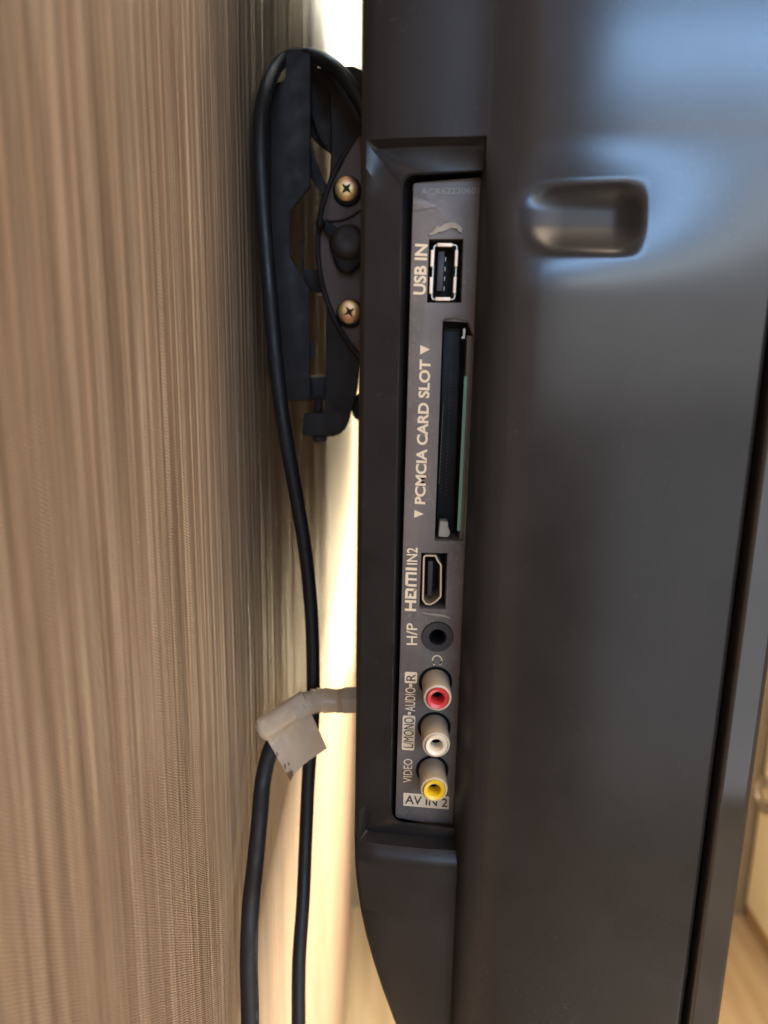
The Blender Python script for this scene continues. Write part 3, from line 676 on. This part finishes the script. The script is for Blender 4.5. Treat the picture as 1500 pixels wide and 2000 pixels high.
# ------------------------------------------------------------------ cables
def cable_path(pts, per=12, drop=None):
    P = [at(*p) for p in pts]
    if drop:                                  # hang on down to the floor
        out = spline(P, per); e = P[-1]; d = (P[-1]-P[-2]); d = d/abs(d.z); f = Vector((drop[0], drop[1], 0.004)); h = e.z*0.35
        a, b = e+d*h, f+Vector((0, 0, h))
        for k in range(1, 25):
            t = k/24; out.append(e*(1-t)**3+a*3*t*(1-t)**2+b*3*t*t*(1-t)+f*t**3)
        return out
    return spline(P, per)
pc = cable_path([(742, 272, 0.27), (712, 215, 0.272), (676, 155, 0.276), (642, 124, 0.285), (618, 112, 0.301), (600, 108, 0.3062), (572, 110, 0.3065), (554, 118, 0.3055), (538, 136, 0.296), (522, 168, 0.279), (511, 225, 0.265), (509, 300, 0.260), (514, 400, 0.258), (523, 520, 0.257), (533, 640, 0.256), (545, 760, 0.256), (561, 870, 0.257), (580, 975, 0.259), (596, 1075, 0.260), (607, 1180, 0.260), (611.5, 1290, 0.258), (611, 1400, 0.254), (603, 1510, 0.250), (597, 1640, 0.244), (592, 1760, 0.236), (584, 1880, 0.228), (583, 2010, 0.22), (582, 2120, 0.212)], 12, (-0.030, 0.19))
o = obj('power_cable', tube('power_cable', pc, 0.00245, 24), 'cable', None, True)
o['category'] = 'cable'
o['label'] = 'thinner smooth black cable looped over the top of the wall mount'
cx = thing('coaxial_cable', at(560, 1440, 0.235), 'thick black aerial cable with taped white connector plugged into television back', 'cable')
cxp = cable_path([(578, 1386, 0.2375), (564, 1402, 0.239), (545, 1432, 0.241), (526, 1472, 0.240), (513, 1530, 0.236), (507, 1600, 0.229), (498, 1690, 0.220), (489, 1780, 0.209), (486, 1880, 0.203), (488, 1960, 0.199), (489, 2050, 0.195)], 12, (-0.036, 0.16))
jk = obj('jacket', tube('jacket', cxp, 0.00282, 24), 'coax', cx, True)
# worn ridge of print down the jacket
rnd = random.Random(4); vs, fs = [], []
for i in range(20, len(cxp)-3):
    if rnd.random() < 0.55:
        t = (cxp[i+1]-cxp[i-1]).normalized(); sd = Vector((0.86, -0.5, 0)); p = cxp[i]+sd*0.00288; hh = rnd.uniform(0.0006, 0.0014); wd = Vector((0.5, 0.86, 0))*0.0005; k0 = len(vs)
        vs += [p-t*hh-wd, p+t*hh-wd, p+t*hh+wd, p-t*hh+wd]; fs.append((k0, k0+1, k0+2, k0+3))
me = bpy.data.meshes.new('jacket_print'); me.from_pydata([tuple(v_) for v_ in vs], [], fs); jp = obj('jacket_print', me, 'cable_print', jk); jp['kind'] = 'stuff'
# hexagonal nut at the television back
YC = 0.236
na_, nb_ = at(697, 1367, YC), at(668, 1368, YC); ax = (na_-nb_).normalized(); na_ = na_+ax*0.0022
def hexnut(a, b, r):
    u = Vector((0, 0, 1)); v_ = ax.cross(u).normalized(); rows = []
    for p, s in ((a, 0.94), (a+(b-a)*0.06, 1), (a+(b-a)*0.90, 1), (b, 0.90)):
        rows.append([p+(u*math.cos(PI/3*k)+v_*math.sin(PI/3*k))*r*s for k in range(6)])
    me = grid_mesh('hex_nut', rows, True); bm = bmesh.new(); bm.from_mesh(me); bm.verts.ensure_lookup_table()
    bm.faces.new([bm.verts[k] for k in range(6)]); bm.faces.new([bm.verts[18+k] for k in range(6)])
    bmesh.ops.bevel(bm, geom=list(bm.edges), offset=0.00025, segments=2, affect='EDGES'); return from_bm('hex_nut', bm)
o = obj('hex_nut', hexnut(na_, nb_, 0.0048), 'nut', cx); autosmooth(o, 30)
# tape wound round the plug, in overlapping turns
tp = cable_path([(673, 1368, YC), (660, 1369, YC), (640, 1368, YC), (622, 1368, YC), (606, 1372, YC-0.0005), (590, 1382, YC-0.001), (574, 1391, YC-0.002)], 24)
nT = len(tp)
def wrap_r(t):
    turns = [0.0, 0.05, 0.09, 0.13, 0.18, 0.40, 0.52, 0.61, 0.70, 1.01]
    for a, b in zip(turns, turns[1:]):
        if a <= t < b: f = (t-a)/(b-a); return 0.00372+0.00050*f+0.00008*math.sin(a*50)
    return 0.0039
o = obj('tape_wrap', tube('tape_wrap', tp, wrap_r, 28), 'tape', cx); autosmooth(o, 24)
# flag of folded tape: tube along its upper edge, flat tail below
A = Vector((500, 1408)); B = Vector((588, 1350)); Ct = Vector((640, 1465)); D = Vector((568, 1524))
rows = []; nU, nV = 40, 36
prof_v = []
for j in range(nV+1):
    t = j/nV; prof_v.append(t)
fy = YC-0.0045
for i in range(nU+1):
    u = i/nU; top = A.lerp(B, u); bot = D.lerp(Ct, u)
    # lower edge of the flag is cut unevenly, with a brown folded tip at one corner
    cut = 1.0-(0.030*math.sin(u*PI)**2+0.010*noise.noise((u*9, 2, 1)))-(0.05*smooth01((u-0.04)/0.08) if u < 0.5 else 0.05)*0.6
    r = []
    for j in range(nV+1):
        t = j/nV; p = top.lerp(bot, t*cut)
        # bulge of the wrapped cable below the upper edge
        bul = 0.0042*math.sqrt(max(0, 1-((t-0.19)/0.20)**2)) if t < 0.39 else 0.0
        y = fy+0.0042-bul*1.0+0.0007*noise.noise((u*2.5, t*2.5, 3))+0.00025*noise.noise((u*9, t*9, 7))-0.0008*smooth01((t-0.4)/0.5)*(1-u)
        r.append(at(p.x, p.y, y))
    rows.append(r)
front = rows; backr = [[p+Vector((0, 0.0003 if j > nV*0.36 else 0.0005, 0)) for j, p in enumerate(r)] for r in rows]
bm = bmesh.new(); add_grid(front); add_grid(backr)
def side(a, b):
    va = [bm.verts.new(p) for p in a]; vb = [bm.verts.new(p) for p in b]
    for k in range(len(a)-1): bm.faces.new((va[k], va[k+1], vb[k+1], vb[k]))
side(front[0], backr[0]); side(front[-1], backr[-1]); side([r[-1] for r in front], [r[-1] for r in backr])
bmesh.ops.remove_doubles(bm, verts=bm.verts, dist=1e-7)
fl = obj('tape_flag', from_bm('tape_flag', bm), 'tape', cx); autosmooth(fl, 50); fl['label'] = 'square flag of yellowed white tape'
# tube half of the flag, behind the upper edge
ft = [at(p.x, p.y, YC-0.001) for p in [A.lerp(B, k/12).lerp(D.lerp(Ct, k/12), 0.17) for k in range(13)]]
obj('tape_sleeve', tube('tape_sleeve', ft, 0.0036, 24), 'tape', cx, True)
ragged([(567, 1524), (560, 1510), (571, 1505), (573, 1513)], YC-0.0020, 0.0005, 2, 'folded_tip', 'stain', cx)
for a, b, L_ in ((556, 1497, 5), (541, 1473, 4), (563, 1492, 3)):
    ragged([(a-1.2, b-L_), (a+1.4, b-L_+1), (a+2.2, b+L_), (a, b+L_)], YC-0.0035, 0.0005, a, 'tape_stain', 'stain', fl)
